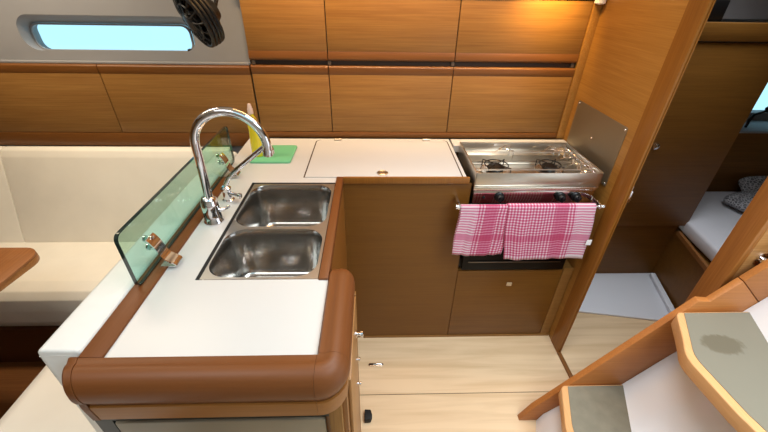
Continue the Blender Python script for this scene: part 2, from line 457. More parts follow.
for nm, pth, rm in (('front_rail', fr_path, RAIL), ('corner_rail', co_path, RAIL), ('side_rail', si_path, RAIL_Y)):
    bm = rail(pth, ring)
    if nm == 'side_rail':                       # domed far end
        t2 = BM(); R = []; cq, cz = .030, -.030
        for a in [PI/2*k/7 for k in range(8)]:
            c_ = max(.05, math.cos(a))
            R.append([t2.verts.new((XR+cq+(q[0]-cq)*c_**.6, YE+.040*math.sin(a), ZT+cz+(q[1]-cz)*c_**.6)) for q in ring])
        n = len(ring)
        for i in range(len(R)-1):
            for k in range(n): t2.faces.new((R[i][k], R[i][(k+1) % n], R[i+1][(k+1) % n], R[i+1][k]))
        t2.faces.new(R[-1]); bmesh.ops.recalc_face_normals(t2, faces=t2.faces); merge(bm, t2)
    ro = obj(nm, bm, rm, root)
    obj('lower_band', rail(pth, lower), STRIPW, ro)
# end cap of the front rail at the settee side
full = ring[:-2]+[(.0575, -.068), (.055, -.110), (.050, -.114), (.004, -.114)]
bm = BM(); R = []; n = len(full)
for x, s_ in ((-.5565, 1.03), (-.570, 1.03), (-.575, .97)):
    R.append([bm.verts.new((x+slant(q), YF-q[0]*s_+.001, ZT-.045+(q[1]+.045)*s_)) for q in full])
for i in range(2):
    for k in range(n): bm.faces.new((R[i][k], R[i][(k+1) % n], R[i+1][(k+1) % n], R[i+1][k]))
bm.faces.new(R[0][::-1]); bm.faces.new(R[-1]); bmesh.ops.recalc_face_normals(bm, faces=bm.faces)
obj('rail_end_cap', bm, RAIL_Y, root)
# wooden edge strips
obj('back_edge_strip', box(BM(), XL-.046, XL-.0002, YF+.001, 1.206, ZT-.05, ZT+.006, .0025), RAIL_Y, root)
bm = box(BM(), SX1+.001, SX1+.0255, .660, 1.206, ZT-.024, ZT+.006, .0025)
obj('sink_edge_strip', bm, RAIL_Y, root)
obj('panel_top_strip', box(BM(), SX1+.0246, .362, 1.196, 1.2068, ZT-.02, ZT+.006, .002), E1, root)
# fridge lid set in the top, dark seam round it
lidp = [(-.250, 1.208), (.334, 1.208), (.336, 1.555)] + arc(.312, 1.553, .024, 0, PI/2, 5) + arc(-.226, 1.553, .024, PI/2, PI, 5)
def grow(p, d):
    cx, cy = .04, 1.38
    return [(a+(d if a > cx else -d), c+(d if c > cy else 0)) for a, c in p]
obj('lid_seam', prism(BM(), grow(lidp, .006), 'Z', ZT+.0002, ZT+.0008), SEAM, root)
lid = obj('fridge_lid', prism(BM(), lidp, 'Z', ZT+.0008, ZT+.003), GEL, root)
for x in (-.158, .243):
    bm = box(BM(), x-.017, x+.017, 1.565, 1.584, ZT+.003, ZT+.007, .0018)
    tube(bm, [(x-.015, 1.574, ZT+.007), (x+.015, 1.574, ZT+.007)], .004, 10)
    obj('lid_hinge', bm, POLISH, lid)
bm = lathe(BM(), [(.021, 0), (.021, .003), (.016, .006), (.013, .004), (.001, .0035)], at(.037, 1.238, ZT+.003), 24)
obj('lid_latch', bm, POLISH, lid)

# ------------------------------------------------------------------ double sink
root = thing('double_sink', 'stainless steel double-bowl sink set in the white worktop', 'sink', (-.28, .91, .73))
B1 = (-.417, -.142, .890, 1.148, .055); B2 = (-.417, -.142, .672, .876, .055)
bm = BM()
flat_holes(bm, [(SX0+.009, SY0+.0005), (SX1-.001, SY0+.0005), (SX1-.001, SY1-.008), (SX0+.009, SY1-.008)], [rrect(*B1, 7), rrect(*B2, 7)], lambda a, c: (a, c, ZT+.0008))
for f in bm.faces: f.normal_update()
for f in bm.faces:
    if f.normal.z < 0: f.normal_flip()
obj('rim', bm, plain('rim_steel', srgb(186, 186, 186), .4, metal=1.0), root)
bm = BM()
for a in ((SX0, SX0+.0095, SY0, SY1), (SX0, SX1, SY1-.0085, SY1)): box(bm, *a, ZT-.01, ZT+.0012)
obj('gasket', bm, RUBBER, root)
for nm, B in (('back_bowl', B1), ('front_bowl', B2)):
    x0, x1, y0, y1, rr = B
    def lp(ins, z, r): return [(a, c, z) for a, c in rrect(x0+ins, x1-ins, y0+ins, y1-ins, max(.012, r), 7)]
    L = [lp(-.0005, ZT+.0008, rr), lp(.002, ZT-.004, rr-.002), lp(.005, ZT-.02, rr-.004), lp(.013, ZT-.10, rr-.008), lp(.017, ZT-.135, rr-.008)]
    for k in range(1, 7):
        a = k*PI/12; L.append(lp(.017+.018*(1-math.cos(a)), ZT-.135-.018*math.sin(a), rr-.010-.010*k/6))
    L.append(lp(.075, ZT-.156, .02))
    bm = loft(BM(), L, False, True); bmesh.ops.recalc_face_normals(bm, faces=bm.faces)
    for f in bm.faces: f.normal_flip()
    bowl = obj('bowl', bm, STEEL, root, smooth=60)
    cx, cy = (x0+x1)/2, (y0+y1)/2
    dr = lathe(BM(), [(.030, 0), (.030, .003), (.024, .004), (.020, .001), (.001, .001)], at(cx, cy, ZT-.1565), 24)
    obj('drain', dr, CHROME, bowl)

# ------------------------------------------------------------------ mixer tap with tall swan neck
fx, fy = -.476, .921
root = thing('mixer_tap', 'tall chrome swan-neck mixer tap beside the front of the sink', 'faucet', (fx, fy, ZT))
obj('tap_base', lathe(BM(), [(.0265, 0), (.0265, .005), (.0235, .009), (.0225, .04), (.0205, .075), (.016, .083), (.0115, .086)], at(fx, fy, ZT+.0005) @ Matrix.Diagonal((1.1, 1.1, 1, 1))), CHROME, root)
pts = [(fx+.002, fy, ZT+.075), (fx+.005, fy, 1.05), (fx+.007, fy, 1.12)]
cx, cz, rr = -.375, 1.138, .094
for k in range(0, 25):
    a = PI*(1-k/24*1.04); pts.append((cx+rr*math.cos(a), fy, cz+rr*math.sin(a)))
obj('swan_neck', tube(BM(), pts, .0118, 16), CHROME, root)
e = Vector(pts[-1]); d = (e-Vector(pts[-2])).normalized()
obj('spout_nozzle', lathe(BM(), [(.0128, 0), (.0135, .004), (.0135, .016), (.011, .018)], aim(e-d*.004, d), 20), CHROME, root)
bm = tube(BM(), [(fx+.014, fy+.004, ZT+.035), (fx+.034, fy+.008, ZT+.037)], .0065, 12)
tube(bm, [(fx+.033, fy+.008, ZT+.036), (fx+.050, fy+.013, ZT+.045)], .0045, 10)
obj('mixer_lever', bm, CHROME, root)

# second slim tap
sx, sy = -.474, 1.045
root = thing('slim_tap', 'slim chrome tap with slanting spout, behind the swan-neck mixer', 'faucet', (sx, sy, ZT))
obj('tap_base', lathe(BM(), [(.019, 0), (.019, .004), (.0145, .008), (.0135, .035), (.016, .038), (.016, .046), (.010, .052)], at(sx, sy, ZT+.0005)), CHROME, root)
pts = [(sx, sy, ZT+.04), (sx+.004, sy, ZT+.060), (sx+.018, sy-.001, ZT+.083), (sx+.05, sy-.004, ZT+.113), (sx+.145, sy-.012, 1.088), (sx+.158, sy-.013, 1.097), (sx+.166, sy-.014, 1.095), (sx+.170, sy-.014, 1.084), (sx+.170, sy-.014, 1.072)]
obj('slanting_spout', tube(BM(), pts, .0078, 14), CHROME, root)
bm = tube(BM(), [(sx+.01, sy-.004, ZT+.028), (sx+.040, sy-.012, ZT+.024)], .0055, 12)
lathe(bm, [(.007, 0), (.009, .003), (.009, .009), (.006, .012)], aim((sx+.038, sy-.012, ZT+.0243), (1, -.25, -.1)), 16)
tube(bm, [(sx+.043, sy-.024, ZT+.0235), (sx+.045, sy-.002, ZT+.0235)], .0035, 10)
obj('cross_handle', bm, CHROME, root)

# ------------------------------------------------------------------ glass splash screen
root = thing('glass_splash_screen', 'green tinted glass splash screen standing between sink and settee', 'screen', (-.546, .98, ZT+.007))
gx0, gx1 = -.550, -.543
def grr(i): return rrect(.632+i, 1.336-i, ZT+.0065+i, 1.053-i, .016, 5)
obj('glass_pane', prism(BM(), grr(.0012), 'X', gx0, gx1), GLASSG, root)
bm = BM(); a0, a1 = grr(0), grr(.0022)
loft(bm, [[(gx0-.0003, *p) for p in a1], [(gx0-.0003, *p) for p in a0], [(gx1+.0003, *p) for p in a0], [(gx1+.0003, *p) for p in a1], [(gx0-.0003, *p) for p in a1]])
bmesh.ops.recalc_face_normals(bm, faces=bm.faces)
obj('polished_edge', bm, GLASSE, root)
def bracket(y):
    path = [(-.530, ZT+.0075), (-.512, ZT+.0075), (-.497, ZT+.0075), (-.490, ZT+.009), (-.492, ZT+.014), (-.504, ZT+.022), (-.515, ZT+.031), (-.521, ZT+.042), (-.524, ZT+.054), (-.528, ZT+.068), (-.534, ZT+.080), (-.5405, ZT+.088)]
    bm = BM(); R = []
    w = .017
    for i, (x, z) in enumerate(path):
        a = path[max(i-1, 0)]; c = path[min(i+1, len(path)-1)]; tx, tz = c[0]-a[0], c[1]-a[1]; l = math.hypot(tx, tz)
        nx, nz = -tz/l*.0015, tx/l*.0015
        R.append([bm.verts.new(p) for p in ((x+nx, y-w, z+nz), (x+nx, y+w, z+nz), (x-nx, y+w, z-nz), (x-nx, y-w, z-nz))])
    for i in range(len(R)-1):
        for k in range(4): bm.faces.new((R[i][k], R[i][(k+1) % 4], R[i+1][(k+1) % 4], R[i+1][k]))
    bm.faces.new(R[0]); bm.faces.new(R[-1]); bmesh.ops.recalc_face_normals(bm, faces=bm.faces)
    br = obj('bracket', bm, CHROME, root)
    for q, dz in ((-1, .080), (1, .056)):
        b2 = lathe(BM(), [(.008, 0), (.008, .008), (.005, .010)], aim((-.5428, y+.002, ZT+dz), (1, 0, 0)), 16)
        lathe(b2, [(.009, 0), (.009, .004), (.005, .006)], aim((-.5502, y+.002, ZT+dz), (-1, 0, 0)), 16)
        obj('bolt', b2, CHROME, br)
bracket(.722); bracket(1.215)

# ------------------------------------------------------------------ cutting board, soap bottle
bm = prism(BM(), rrect(-.490, -.326, 1.328, 1.500, .012, 4), 'Z', ZT+.0005, ZT+.009, .0015)
tag(obj('cutting_board', bm, MAT_GREEN), 'green plastic cutting board lying on the worktop behind the sink', 'cutting board')
root = thing('soap_bottle', 'yellow washing-up liquid bottle with pale cap standing on the green cutting board', 'bottle', (-.464, 1.385, ZT+.0092))
obj('bottle_body', lathe(BM(), [(.020, 0), (.024, .004), (.025, .02), (.0245, .06), (.021, .10), (.022, .125), (.019, .150), (.011, .166), (.010, .172)], at(-.464, 1.385, ZT+.0092) @ Matrix.Diagonal((.92, .75, 1.0, 1))), LIQ, root)
obj('cap', lathe(BM(), [(.0105, .1725), (.0105, .190), (.0085, .195), (.0060, .208), (.0045, .210)], at(-.464, 1.385, ZT+.0092)), PALE, root)

# ------------------------------------------------------------------ cabinet under the sink
root = thing('sink_cabinet', 'cabinet under the sink peninsula with a side door and chrome latches', 'cabinet', (-.3, .8, 0))
bm = BM()
box(bm, -.599, -.566, .462, 1.195, 0, ZT-.12); box(bm, -.566, -.541, .436, 1.195, 0, ZT-.055)                 # settee side panel
box(bm, -.599, -.066, .436, .446, 0, ZT-.115)                 # front panel
box(bm, -.066, -.056, .436, .735, 0, ZT-.116); box(bm, -.118, -.066, .735, .741, 0, ZT-.06); box(bm, -.118, -.1105, .741, 1.204, 0, ZT-.025)                # side panel
obj('carcass', bm, E1, root)
obj('front_panel', box(BM(), -.555, -.105, .425, .4355, .05, ZT-.190, .003), GREYP, root)
obj('front_frame', box(BM(), -.095, -.066, .421, .4355, .0, ZT-.115, .002), TEAK_D, root)
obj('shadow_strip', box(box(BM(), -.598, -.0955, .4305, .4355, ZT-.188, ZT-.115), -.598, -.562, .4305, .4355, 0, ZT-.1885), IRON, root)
dr = obj('side_door', box(BM(), -.0558, -.048, .470, .720, .03, ZT-.116, .002), wood('pale_edge', srgb(152, 108, 62), srgb(170, 124, 76), 'Z'), root)
obj('side_frame', box(BM(), -.0558, -.048, .724,   .741, .0, ZT-.116, .002), TEAK_D, root)
for z, y, sc in ((.70, .66, 1), (.60, .652, .55), (.47, .66, .55)):
    bm = lathe(BM(), [(.011, 0), (.011, .003), (.006, .006), (.006, .012), (.010, .015), (.010, .020), (.006, .022)], aim((-.0482, y, z), (1, 0, 0)) @ Matrix.Diagonal((sc, sc, sc, 1)), 18)
    obj('latch', bm, CHROME, dr)

# ------------------------------------------------------------------ cabinet with the fridge and under the oven
root = thing('galley_cabinet', 'teak galley cabinet front with a plain panel and a door under the oven', 'cabinet', (.39, 1.25, 0))
YP = 1.205
bm = BM()
box(bm, -.135, .374, YP+.001, YP+.0019, 0, ZT-.021); box(bm, -.135, .374, YP+.002, YP+.016, 0, ZT-.031)
obj('plain_panel', bm, wood('panel_teak', srgb(102, 63, 18), srgb(118, 77, 26), 'X', contrast=(.3, .72)), root)
bm = BM()
box(bm, .374, .897, YP+.006, YP+.018, 0, .444); box(bm, .852, .897, YP+.001, YP+.0062, 0, .45)
box(bm, .374, .897, 1.58, 1.60, 0, ZT-.031); box(bm, .374, .897, YP+.018, 1.58, .43, .445)
box(bm, .374, .379, YP+.018, 1.58, .445, .80)
obj('carcass', bm, TEAK, root)
d = obj('lower_door', box(BM(), .3775, .8495, YP, YP+.0058, .014, .441, .0012), wood('door_teak', srgb(102, 63, 18), srgb(118, 77, 26), 'X'), root)
bm = box(BM(), .609, .633, YP-.0035, YP+.0005, .350, .370, .0015); obj('push_latch', bm, plain('latch_satin', srgb(196, 170, 134), .35), d)
obj('plinth', box(BM(), -.0478, .897, YP-.003, YP+.0008, 0, .012), TEAK, root)
obj('compartment_back', box(BM(), .3805, .8518, YP+.02, YP+.024, .446, .50), IRON, root)

# ------------------------------------------------------------------ gas stove with oven
GX0, GX1, GY0, GY1, GZ = .380, .858, 1.192, 1.494, .929
root = thing('gas_stove', 'stainless two-burner gas stove with oven, hung beside the bulkhead', 'stove', (.62, 1.35, .45))
bm = box(BM(), GX0+.01, GX1-.01, GY0+.02, GY1-.01, .47, .862); obj('oven_body', bm, IRON, root)
# tray
bm = BM()
box(bm, GX0, GX1, GY0, GY1, .862, .870, .002)
box(bm, GX0, GX0+.006, GY0, GY1, .868, GZ, .002); box(bm, GX1-.006, GX1, GY0, GY1, .868, GZ, .002)
box(bm, GX0, GX1, GY1-.006, GY1, .868, GZ, .002)
box(bm, GX0, GX1, GY1-.10, GY1-.094, .868, .884, .002)
obj('hob_tray', bm, POLISH, root)
obj('front_guard', box(BM(), GX0, GX1, GY0, GY0+.004, .868, GZ-.002, .0015), POLISH, root)
bm = BM(); box(bm, GX0-.002, GX1-.012, GY0-.008, GY0-.0005, .857, .873, .002); obj('front_bar', bm, plain('bright_bar', srgb(216, 208, 196), .25, metal=1.0), root)
# burners
for x, y, rr in ((.500, 1.330, .036), (.722, 1.335, .032)):
    bm = lathe(BM(), [(rr*1.75, 0), (rr*1.7, .004), (rr*1.25, .002), (rr*1.2, .002)], at(x, y, .8702), 32)
    bn = obj('burner', bm, plain('burner_ring', srgb(224, 218, 208), .22, metal=1.0), root)
    obj('burner_cap', lathe(BM(), [(rr*.8, .0), (rr*.85, .010), (rr*.95, .012), (rr*.95, .018), (rr*.8, .022), (.001, .0215)], at(x, y, .8708), 28), IRON, bn)
    bm = BM()
    for k in range(4):
        a = k*PI/2+PI/4
        p0 = Vector((x+math.cos(a)*rr*1.75, y+math.sin(a)*rr*1.75, .8735)); p1 = Vector((x+math.cos(a)*rr*1.75, y+math.sin(a)*rr*1.75, .900)); p2 = Vector((x+math.cos(a)*rr*.45, y+math.sin(a)*rr*.45, .900))
        tube(bm, [p0, p1, p2], .0024, 8)
    tube(bm, [(x+math.cos(2*PI*k/28)*rr*1.3, y+math.sin(2*PI*k/28)*rr*1.3, .8975) for k in range(29)], .0024, 8)
    obj('pan_support', bm, IRON, bn)
# pan rails and wire clamps
bm = BM()
tube(bm, [(GX0+.01, 1.296-.05, .915), (GX1-.008, 1.296-.05, .915)], .0028, 8)
tube(bm, [(GX0+.01, 1.415, .915), (GX1-.008, 1.415, .915)], .0028, 8)
obj('pan_rail', bm, POLISH, root)
def clamp(x, y, s):
    bm = tube(BM(), [(x, y, .876), (x, y, .914), (x-.03*s, y+.006, .920), (x-.055*s, y+.02, .912), (x-.07*s, y+.03, .898)], .002, 8)
    tube(bm, [(x, y+.045, .876), (x, y+.045, .914), (x-.03*s, y+.038, .920), (x-.055*s, y+.026, .912)], .002, 8)
    tube(bm, [(x, y, .905), (x, y+.045, .905)], .002, 8)
    obj('pan_clamp', bm, CHROME, root)
for x, y in ((.856, 1.215), (.850, 1.285), (.846, 1.345), (.840, 1.415), (.800, 1.430), (.60, 1.43)): clamp(x, y, 1)
bm = tube(BM(), [(.842, 1.205, .915), (.842, 1.48, .915)], .0026, 8); tube(bm, [(.80, 1.21, .90), (.84, 1.21, .915)], .0022, 8); tube(bm, [(.785, 1.205, .90), (.80, 1.235, .90)], .0022, 8)
obj('clamp_rail', bm, CHROME, root)
# control fascia and knobs
fa = obj('control_panel', box(BM(), GX0+.004, GX1-.006, GY0+.004, GY0+.020, .796, .856, .002), plain('mirror_fascia', srgb(186, 178, 172), .1, metal=1.0), root)
for x in (.484, .722, .782):
    bm = lathe(BM(), [(.019, 0), (.019, .004), (.0155, .007), (.0145, .020), (.012, .023)], aim((x, GY0+.0035, .826), (0, -1, 0)), 22)
    box(bm, x-.0035, x+.0035, GY0-.024, GY0-.014, .812, .840, .0015)
    obj('knob', bm, BLACK, fa)
obj('ignition_button', lathe(BM(), [(.0055, 0), (.0055, .003), (.004, .005)], aim((.425, GY0+.0035, .823), (0, -1, 0)), 16), BLACK, fa)
# oven door + handle bar
d = obj('oven_door', box(BM(), GX0+.006, GX1-.02, GY0+.002, GY0+.019, .455, .790, .003), OVENG, root)
obj('door_trim', box(BM(), GX0+.03, GX1-.045, GY0-.002, GY0+.0018, .500, .505, .001), plain('dull_steel', srgb(120, 112, 104), .35, metal=1.0), d)
YB, ZB = 1.140, .815
bm = tube(BM(), [(.318, YB, ZB), (.856, YB, ZB)], .0060, 12)
obj('handle_bar', bm, CHROME, d)
for x in (.320, .853):
    bm = box(BM(), x-.005, x+.005, YB-.008, GY0+.012, ZB-.010, ZB+.011, .003)
    lathe(bm, [(.009, 0), (.010, .004), (.010, .012), (.006, .015)], aim((x, YB, ZB), (1 if x > .5 else -1, 0, 0)), 16)
    obj('handle_end', bm, CHROME, d)
bm = lathe(BM(), [(.008, 0), (.010, .004), (.010, .012), (.006, .016)], aim((GX0+.005, GY0+.06, .66), (-1, 0, 0)), 16)
obj('gimbal_pin', bm, CHROME, root)

# towels over the handle bar
def towel(name, label, x0, x1, front, back, y0, seed, skew=0.0, u0=0.0, us=1):
    rnd = random.Random(seed)
    bm = BM(); uvl = bm.loops.layers.uv.new('UVMap')
    nu = 36; path = []
    r = .0075+y0
    # along the length: up the back, over the bar, down the front
    for k in range(8): path.append((YB+r, ZB-back+back*k/8, back*k/8))
    for k in range(9):
        a = PI*k/8; path.append((YB+r*math.cos(a), ZB+r*math.sin(a), back+r*a))
    for k in range(1, 19): path.append((YB-r, ZB-front*k/18, back+PI*r+front*k/18))
    ph = rnd.random()*6
    G = []
    for i in range(nu+1):
        s = i/nu; row = []
        for (y, z, l) in path:
            drop = max(0, ZB-z); fr_ = 1 if y < YB else 0
            w = .0040*math.sin(s*11+ph)+.0025*math.sin(s*23+ph*2+drop*9)
            yy = y + (-abs(w)-.012*drop if fr_ else abs(w)*.4)*min(1, drop/.06)
            xx = x0+(x1-x0)*s + skew*drop*(1 if fr_ else .3) + .004*math.sin(drop*20+ph)*min(1, drop/.05)*(1-2*s)
            zz = z + (.004*math.sin(s*7+ph))*min(1, drop/.1)
            row.append((bm.verts.new((xx, yy, zz)), (u0+us*(x1-x0)*s, l-back-PI*r)))
        G.append(row)
    for i in range(nu):
        for k in range(len(path)-1):
            q = (G[i][k], G[i+1][k], G[i+1][k+1], G[i][k+1])
            f = bm.faces.new([a[0] for a in q])
            for lo, a in zip(f.loops, q): lo[uvl].uv = a[1]
    o = obj(name, bm, PLAID, None, smooth=180)
    sd = o.modifiers.new('thickness', 'SOLIDIFY'); sd.thickness = .0022; sd.offset = 0
    tag(o, label, 'towel', 'pink checked tea towels')
    return o
towel('tea_towel', 'pink and white checked tea towel hung on the left half of the oven handle', .325, .520, .221, .19, 0.0, 3, -.03, .335, -1)
tw = towel('tea_towel', 'pink and white checked tea towel overlapping its neighbour, with a white tag, nearest the bulkhead', .500, .832, .239, .20, .0045, 9, .10, .012)
tg = BM(); box(tg, .838, .858, YB-.0235, YB-.0220, ZB-.165, ZB-.140)
off = obj('care_tag', tg, LABELW, tw); off['label'] = 'white care tag'

# ------------------------------------------------------------------ steel heat shield on the bulkhead
root = thing('heat_shield', 'satin steel heat shield screwed to the bulkhead beside the stove', 'panel', (.898, 1.39, .858))
obj('sheet', prism(BM(), rrect(1.214, 1.572, .858, 1.092, .006, 3), 'X', .8965, .8992), SHIELD, root)
for y, z in ((1.224, 1.082), (1.562, 1.082), (1.224, .868), (1.562, .868), (1.40, .985)):
    obj('screw', lathe(BM(), [(.0045, 0), (.0035, .0015), (.001, .002)], aim((.8966, y, z), (-1, 0, 0)), 12), CHROME, root)
# door strike on the bulkhead edge
root = thing('door_strike', 'chrome door strike on the bulkhead edge near the stove', 'strike plate', (.919, 1.12, .83))
bm = box(BM(),   .9192, .923, 1.105, 1.135, .828, .918, .0015); obj('plate', bm, STEEL, root)
bm = box(BM(), .923, .934, 1.108, 1.124, .850, .895, .003); obj('keeper', bm, CHROME, root)
# tiny lamp in the top corner
root = thing('corner_lamp', 'small white lamp in the corner above the upper lockers by the bulkhead', 'lamp', (.876, 1.60, 1.45))
obj('lamp_body', lathe(BM(), [(.012, 0), (.020, .004), (.020, .022)], at(.876, 1.596, 1.4495), 20), LABELW, root)

# ------------------------------------------------------------------ fan on the hull wall
fc = Vector((-.580, 1.39, 1.400)); fn = Vector((-.64, -.62, -.38)).normalized()
root = thing('cabin_fan', 'black cage fan hanging in front of the hull window', 'fan', tuple(fc))
M0 = aim(fc, fn)
def ringpts(r, z, n=40): return [M0 @ Vector((r*math.cos(2*PI*k/n), r*math.sin(2*PI*k/n), z)) for k in range(n+1)]
bm = BM()
for r_, z in ((.088, .004), (.086, .016), (.056, .028), (.030, .032), (.088, -.010), (.086, -.022), (.052, -.036)): tube(bm, ringpts(r_, z), .0030 if r_ < .08 else .0066, 8)
for k in range(14):
    a = 2*PI*k/14; c, s = math.cos(a), math.sin(a); c2, s2 = math.cos(a+.5), math.sin(a+.5)
    tube(bm, [M0 @ Vector(p) for p in ((c2*.016, s2*.016, .034), (c*.05, s*.05, .032), (c*.086, s*.086, .018), (c*.088, s*.088, 0), (c*.086, s*.086, -.02), (c*.045, s*.045, -.034))], .0024, 6)
obj('cage', bm, BLACK, root)
bm = lathe(BM(), [(.012, .040), (.026, .037), (.029, .030), (.026, -.01)], M0, 24); obj('hub', bm, BLACK, root)
bm = BM()
for k in range(5):
    t = BM(); V = []
    for i in range(6):
        rr = .018+.060*i/5; w = .35+.35*math.sin(PI*(i/5*.8+.1))
        V.append([t.verts.new((rr*math.cos(w*u_), rr*math.sin(w*u_), .018*u_*1.0)) for u_ in (-.7, -.25, .25, .7)])
    for i in range(5):
        for j in range(3): t.faces.new((V[i][j], V[i+1][j], V[i+1][j+1], V[i][j+1]))
    bmesh.ops.solidify(t, geom=list(t.faces), thickness=.0016)
    merge(bm, t, M0 @ Matrix.Rotation(2*PI*k/5, 4, 'Z'))
obj('blades', bm, plain('fan_blade_black', srgb(34, 34, 34), .25), root)
bm = lathe(BM(), [(.022, -.070), (.032, -.066), (.040, -.050), (.056, -.036), (.050, -.030)], M0, 24)
obj('motor', bm, BLACK, root)
bm = BM(); p = M0 @ Vector((0, 0, -.065))
tube(bm, [p, p+Vector((.012, .03, .05)), p+Vector((.010, .06, .13)), Vector((p.x-.0, YW-.012, p.z+.17))], .009, 12)
lathe(bm, [(.028, 0), (.028, .006), (.012, .012)], aim((p.x-.0, YW-.0015, p.z+.17), (0, -1, 0)), 20)
obj('arm', bm, BLACK, root)

# ------------------------------------------------------------------ settee along the hull and behind the sink
SBASE = wood('settee_base_teak', srgb(78, 42, 20), srgb(94, 54, 26), 'X')
root = thing('hull_settee', 'cream upholstered settee along the hull below the long lockers', 'sofa', (-1.4, 1.3, 0))
prof = [(1.615, .853), (1.595, .857), (1.575, .848), (1.560, .82), (1.442, .44), (1.436, .40), (1.46, .385), (1.615, .385)]
bm = prism(BM(), prof, 'X', -1.672, -.66, .004); obj('backrest', bm, CREAM, root)
bm = prism(BM(), prof, 'X', -2.55, -1.676, .004); obj('backrest', bm, CREAM, root)
sp_ = [(1.60, .425), (1.44, .432), (1.30, .438), (1.17, .432), (1.125, .415), (1.103, .385), (1.094, .33), (1.092, .27), (1.100, .235), (1.115, .23), (1.60, .23)]
obj('seat_cushion', prism(BM(), sp_, 'X', -2.55, -.66, .004), CREAM, root)
obj('base', box(BM(), -2.55, -.66, 1.085, 1.60, 0, .229), SBASE, root)

root = thing('peninsula_settee', 'white settee backing onto the sink peninsula', 'sofa', (-.8, .5, 0))
bp = [(-.648, .905), (-.640, .911), (-.572, .909), (-.5635, .902), (-.5635, .84), (-.600, .80), (-.600, .33), (-.660, .33), (-.658, .60), (-.650, .88)]
obj('backrest', prism(BM(), bp, 'Y', .459, 1.43, .006, 3), WHITEL, root)
tube_ = tube(BM(), [(-.647, .4605, .893), (-.62, .4600, .895), (-.60, .4600, .8955), (-.578, .460, .893), (-.570, .460, .880)], .0016, 8)
obj('piping', tube_, WHITEL, root)
sp_ = [(-1.095, .40), (-1.090, .425), (-1.06, .437), (-.85, .437), (-.69, .432), (-.662, .425), (-.662, .30), (-1.085, .30)]
obj('seat_cushion', prism(BM(), sp_, 'Y', -.5, 1.085, .008, 3), plain('pale_leatherette', srgb(240, 234, 222), .55, noise=.02, nscale=9), root)
obj('base', box(BM(), -1.06, -.663, -.48, 1.083, 0, .298), SBASE, root)

struct('trim_12', box(BM(), -2.6, -1.062, -1.39, 1.084, .0005, .012), wood('shaded_floor_teak', srgb(104, 62, 30), srgb(124, 80, 42), 'X'))  # dark sheet over the floor, table shade put into its colour
# table corner
root = thing('saloon_table', 'teak saloon table with rounded corner in front of the hull settee', 'table', (-1.6, .5, 0))
tp = [(-2.3, .2)] + [(-1.235, .2)] + arc(-1.225, 1.035, .062, 0, PI/2, 6) + [(-2.3, 1.097)]
tp = [(x, y-.045) for x, y in tp]
obj('table_top', prism(BM(), tp, 'Z', .672, .695, .004), TABLEW, root)
tb = BM()
obj('raised_edge', prism(BM(), [(x-.07, y) for x, y in [(-1.178, .16), (-1.094, .16)] + arc(-1.155, .990, .061, 0, PI/2, 6) + [(-2.2, 1.051), (-2.2, .99), (-1.20, .99), (-1.178, .965)]], 'Z', .6952, .704, .003), wood('table_edge', srgb(132, 82, 42), srgb(160, 104, 58), 'Y'), root)
obj('leg', box(BM(), -1.75, -1.6, .3, .6, 0, .672, .01), TABLEW, root)

# ------------------------------------------------------------------ floor fittings
root = thing('floor_lift_ring', 'chrome lift ring set in the pale floorboards', 'ring pull', (.013, 1.048, 0))
bm = prism(BM(), rrect(-.022, .048, 1.041, 1.056, .007, 5), 'Z', .0005, .003, .0008); obj('plate', bm, STEEL, root)
bm = tube(BM(), [(.0, 1.0485, .004), (.03, 1.0485, .006), (.04, 1.0485, .004)], .0032, 10); obj('ring', bm, CHROME, root)
root = thing('door_stop', 'black rubber door stop on the floor beside the sink cabinet', 'door stop', (-.022, .80, 0))
obj('rubber_block', prism(BM(), [(-.036, .78), (-.010, .782), (-.004, .80), (-.010, .822), (-.036, .824)], 'Z', .0005, .030, .004), RUBBER, root)

# ------------------------------------------------------------------ companionway steps
root = thing('companionway_steps', 'steep companionway steps with grey pads, wooden nosings and white gelcoat', 'steps', (1.0, .6, 0))
# side board: sloping plank standing beyond the treads
sb = [(.590, .0005), (.622, .115), (1.000, .707), (1.115, .812), (1.50, 1.42), (1.60, 1.32), (.755, .0005)]
SBM = wood('stringer_teak', srgb(168, 104, 50), srgb(186, 120, 62), 'X', rough=.4)
for sb in ([(.600, .0005), (.638, .089), (1.022, .687), (1.060, .684), (1.118, .768), (1.225, .672), (1.03, .372), (.935, .235), (.775, .0005)],
           [(1.1195, .7695), (1.5, 1.32), (1.62, 1.27), (1.2265, .6735)]):
    obj('side_board', prism(BM(), sb, 'Y', .780, .802, .002), SBM, root)
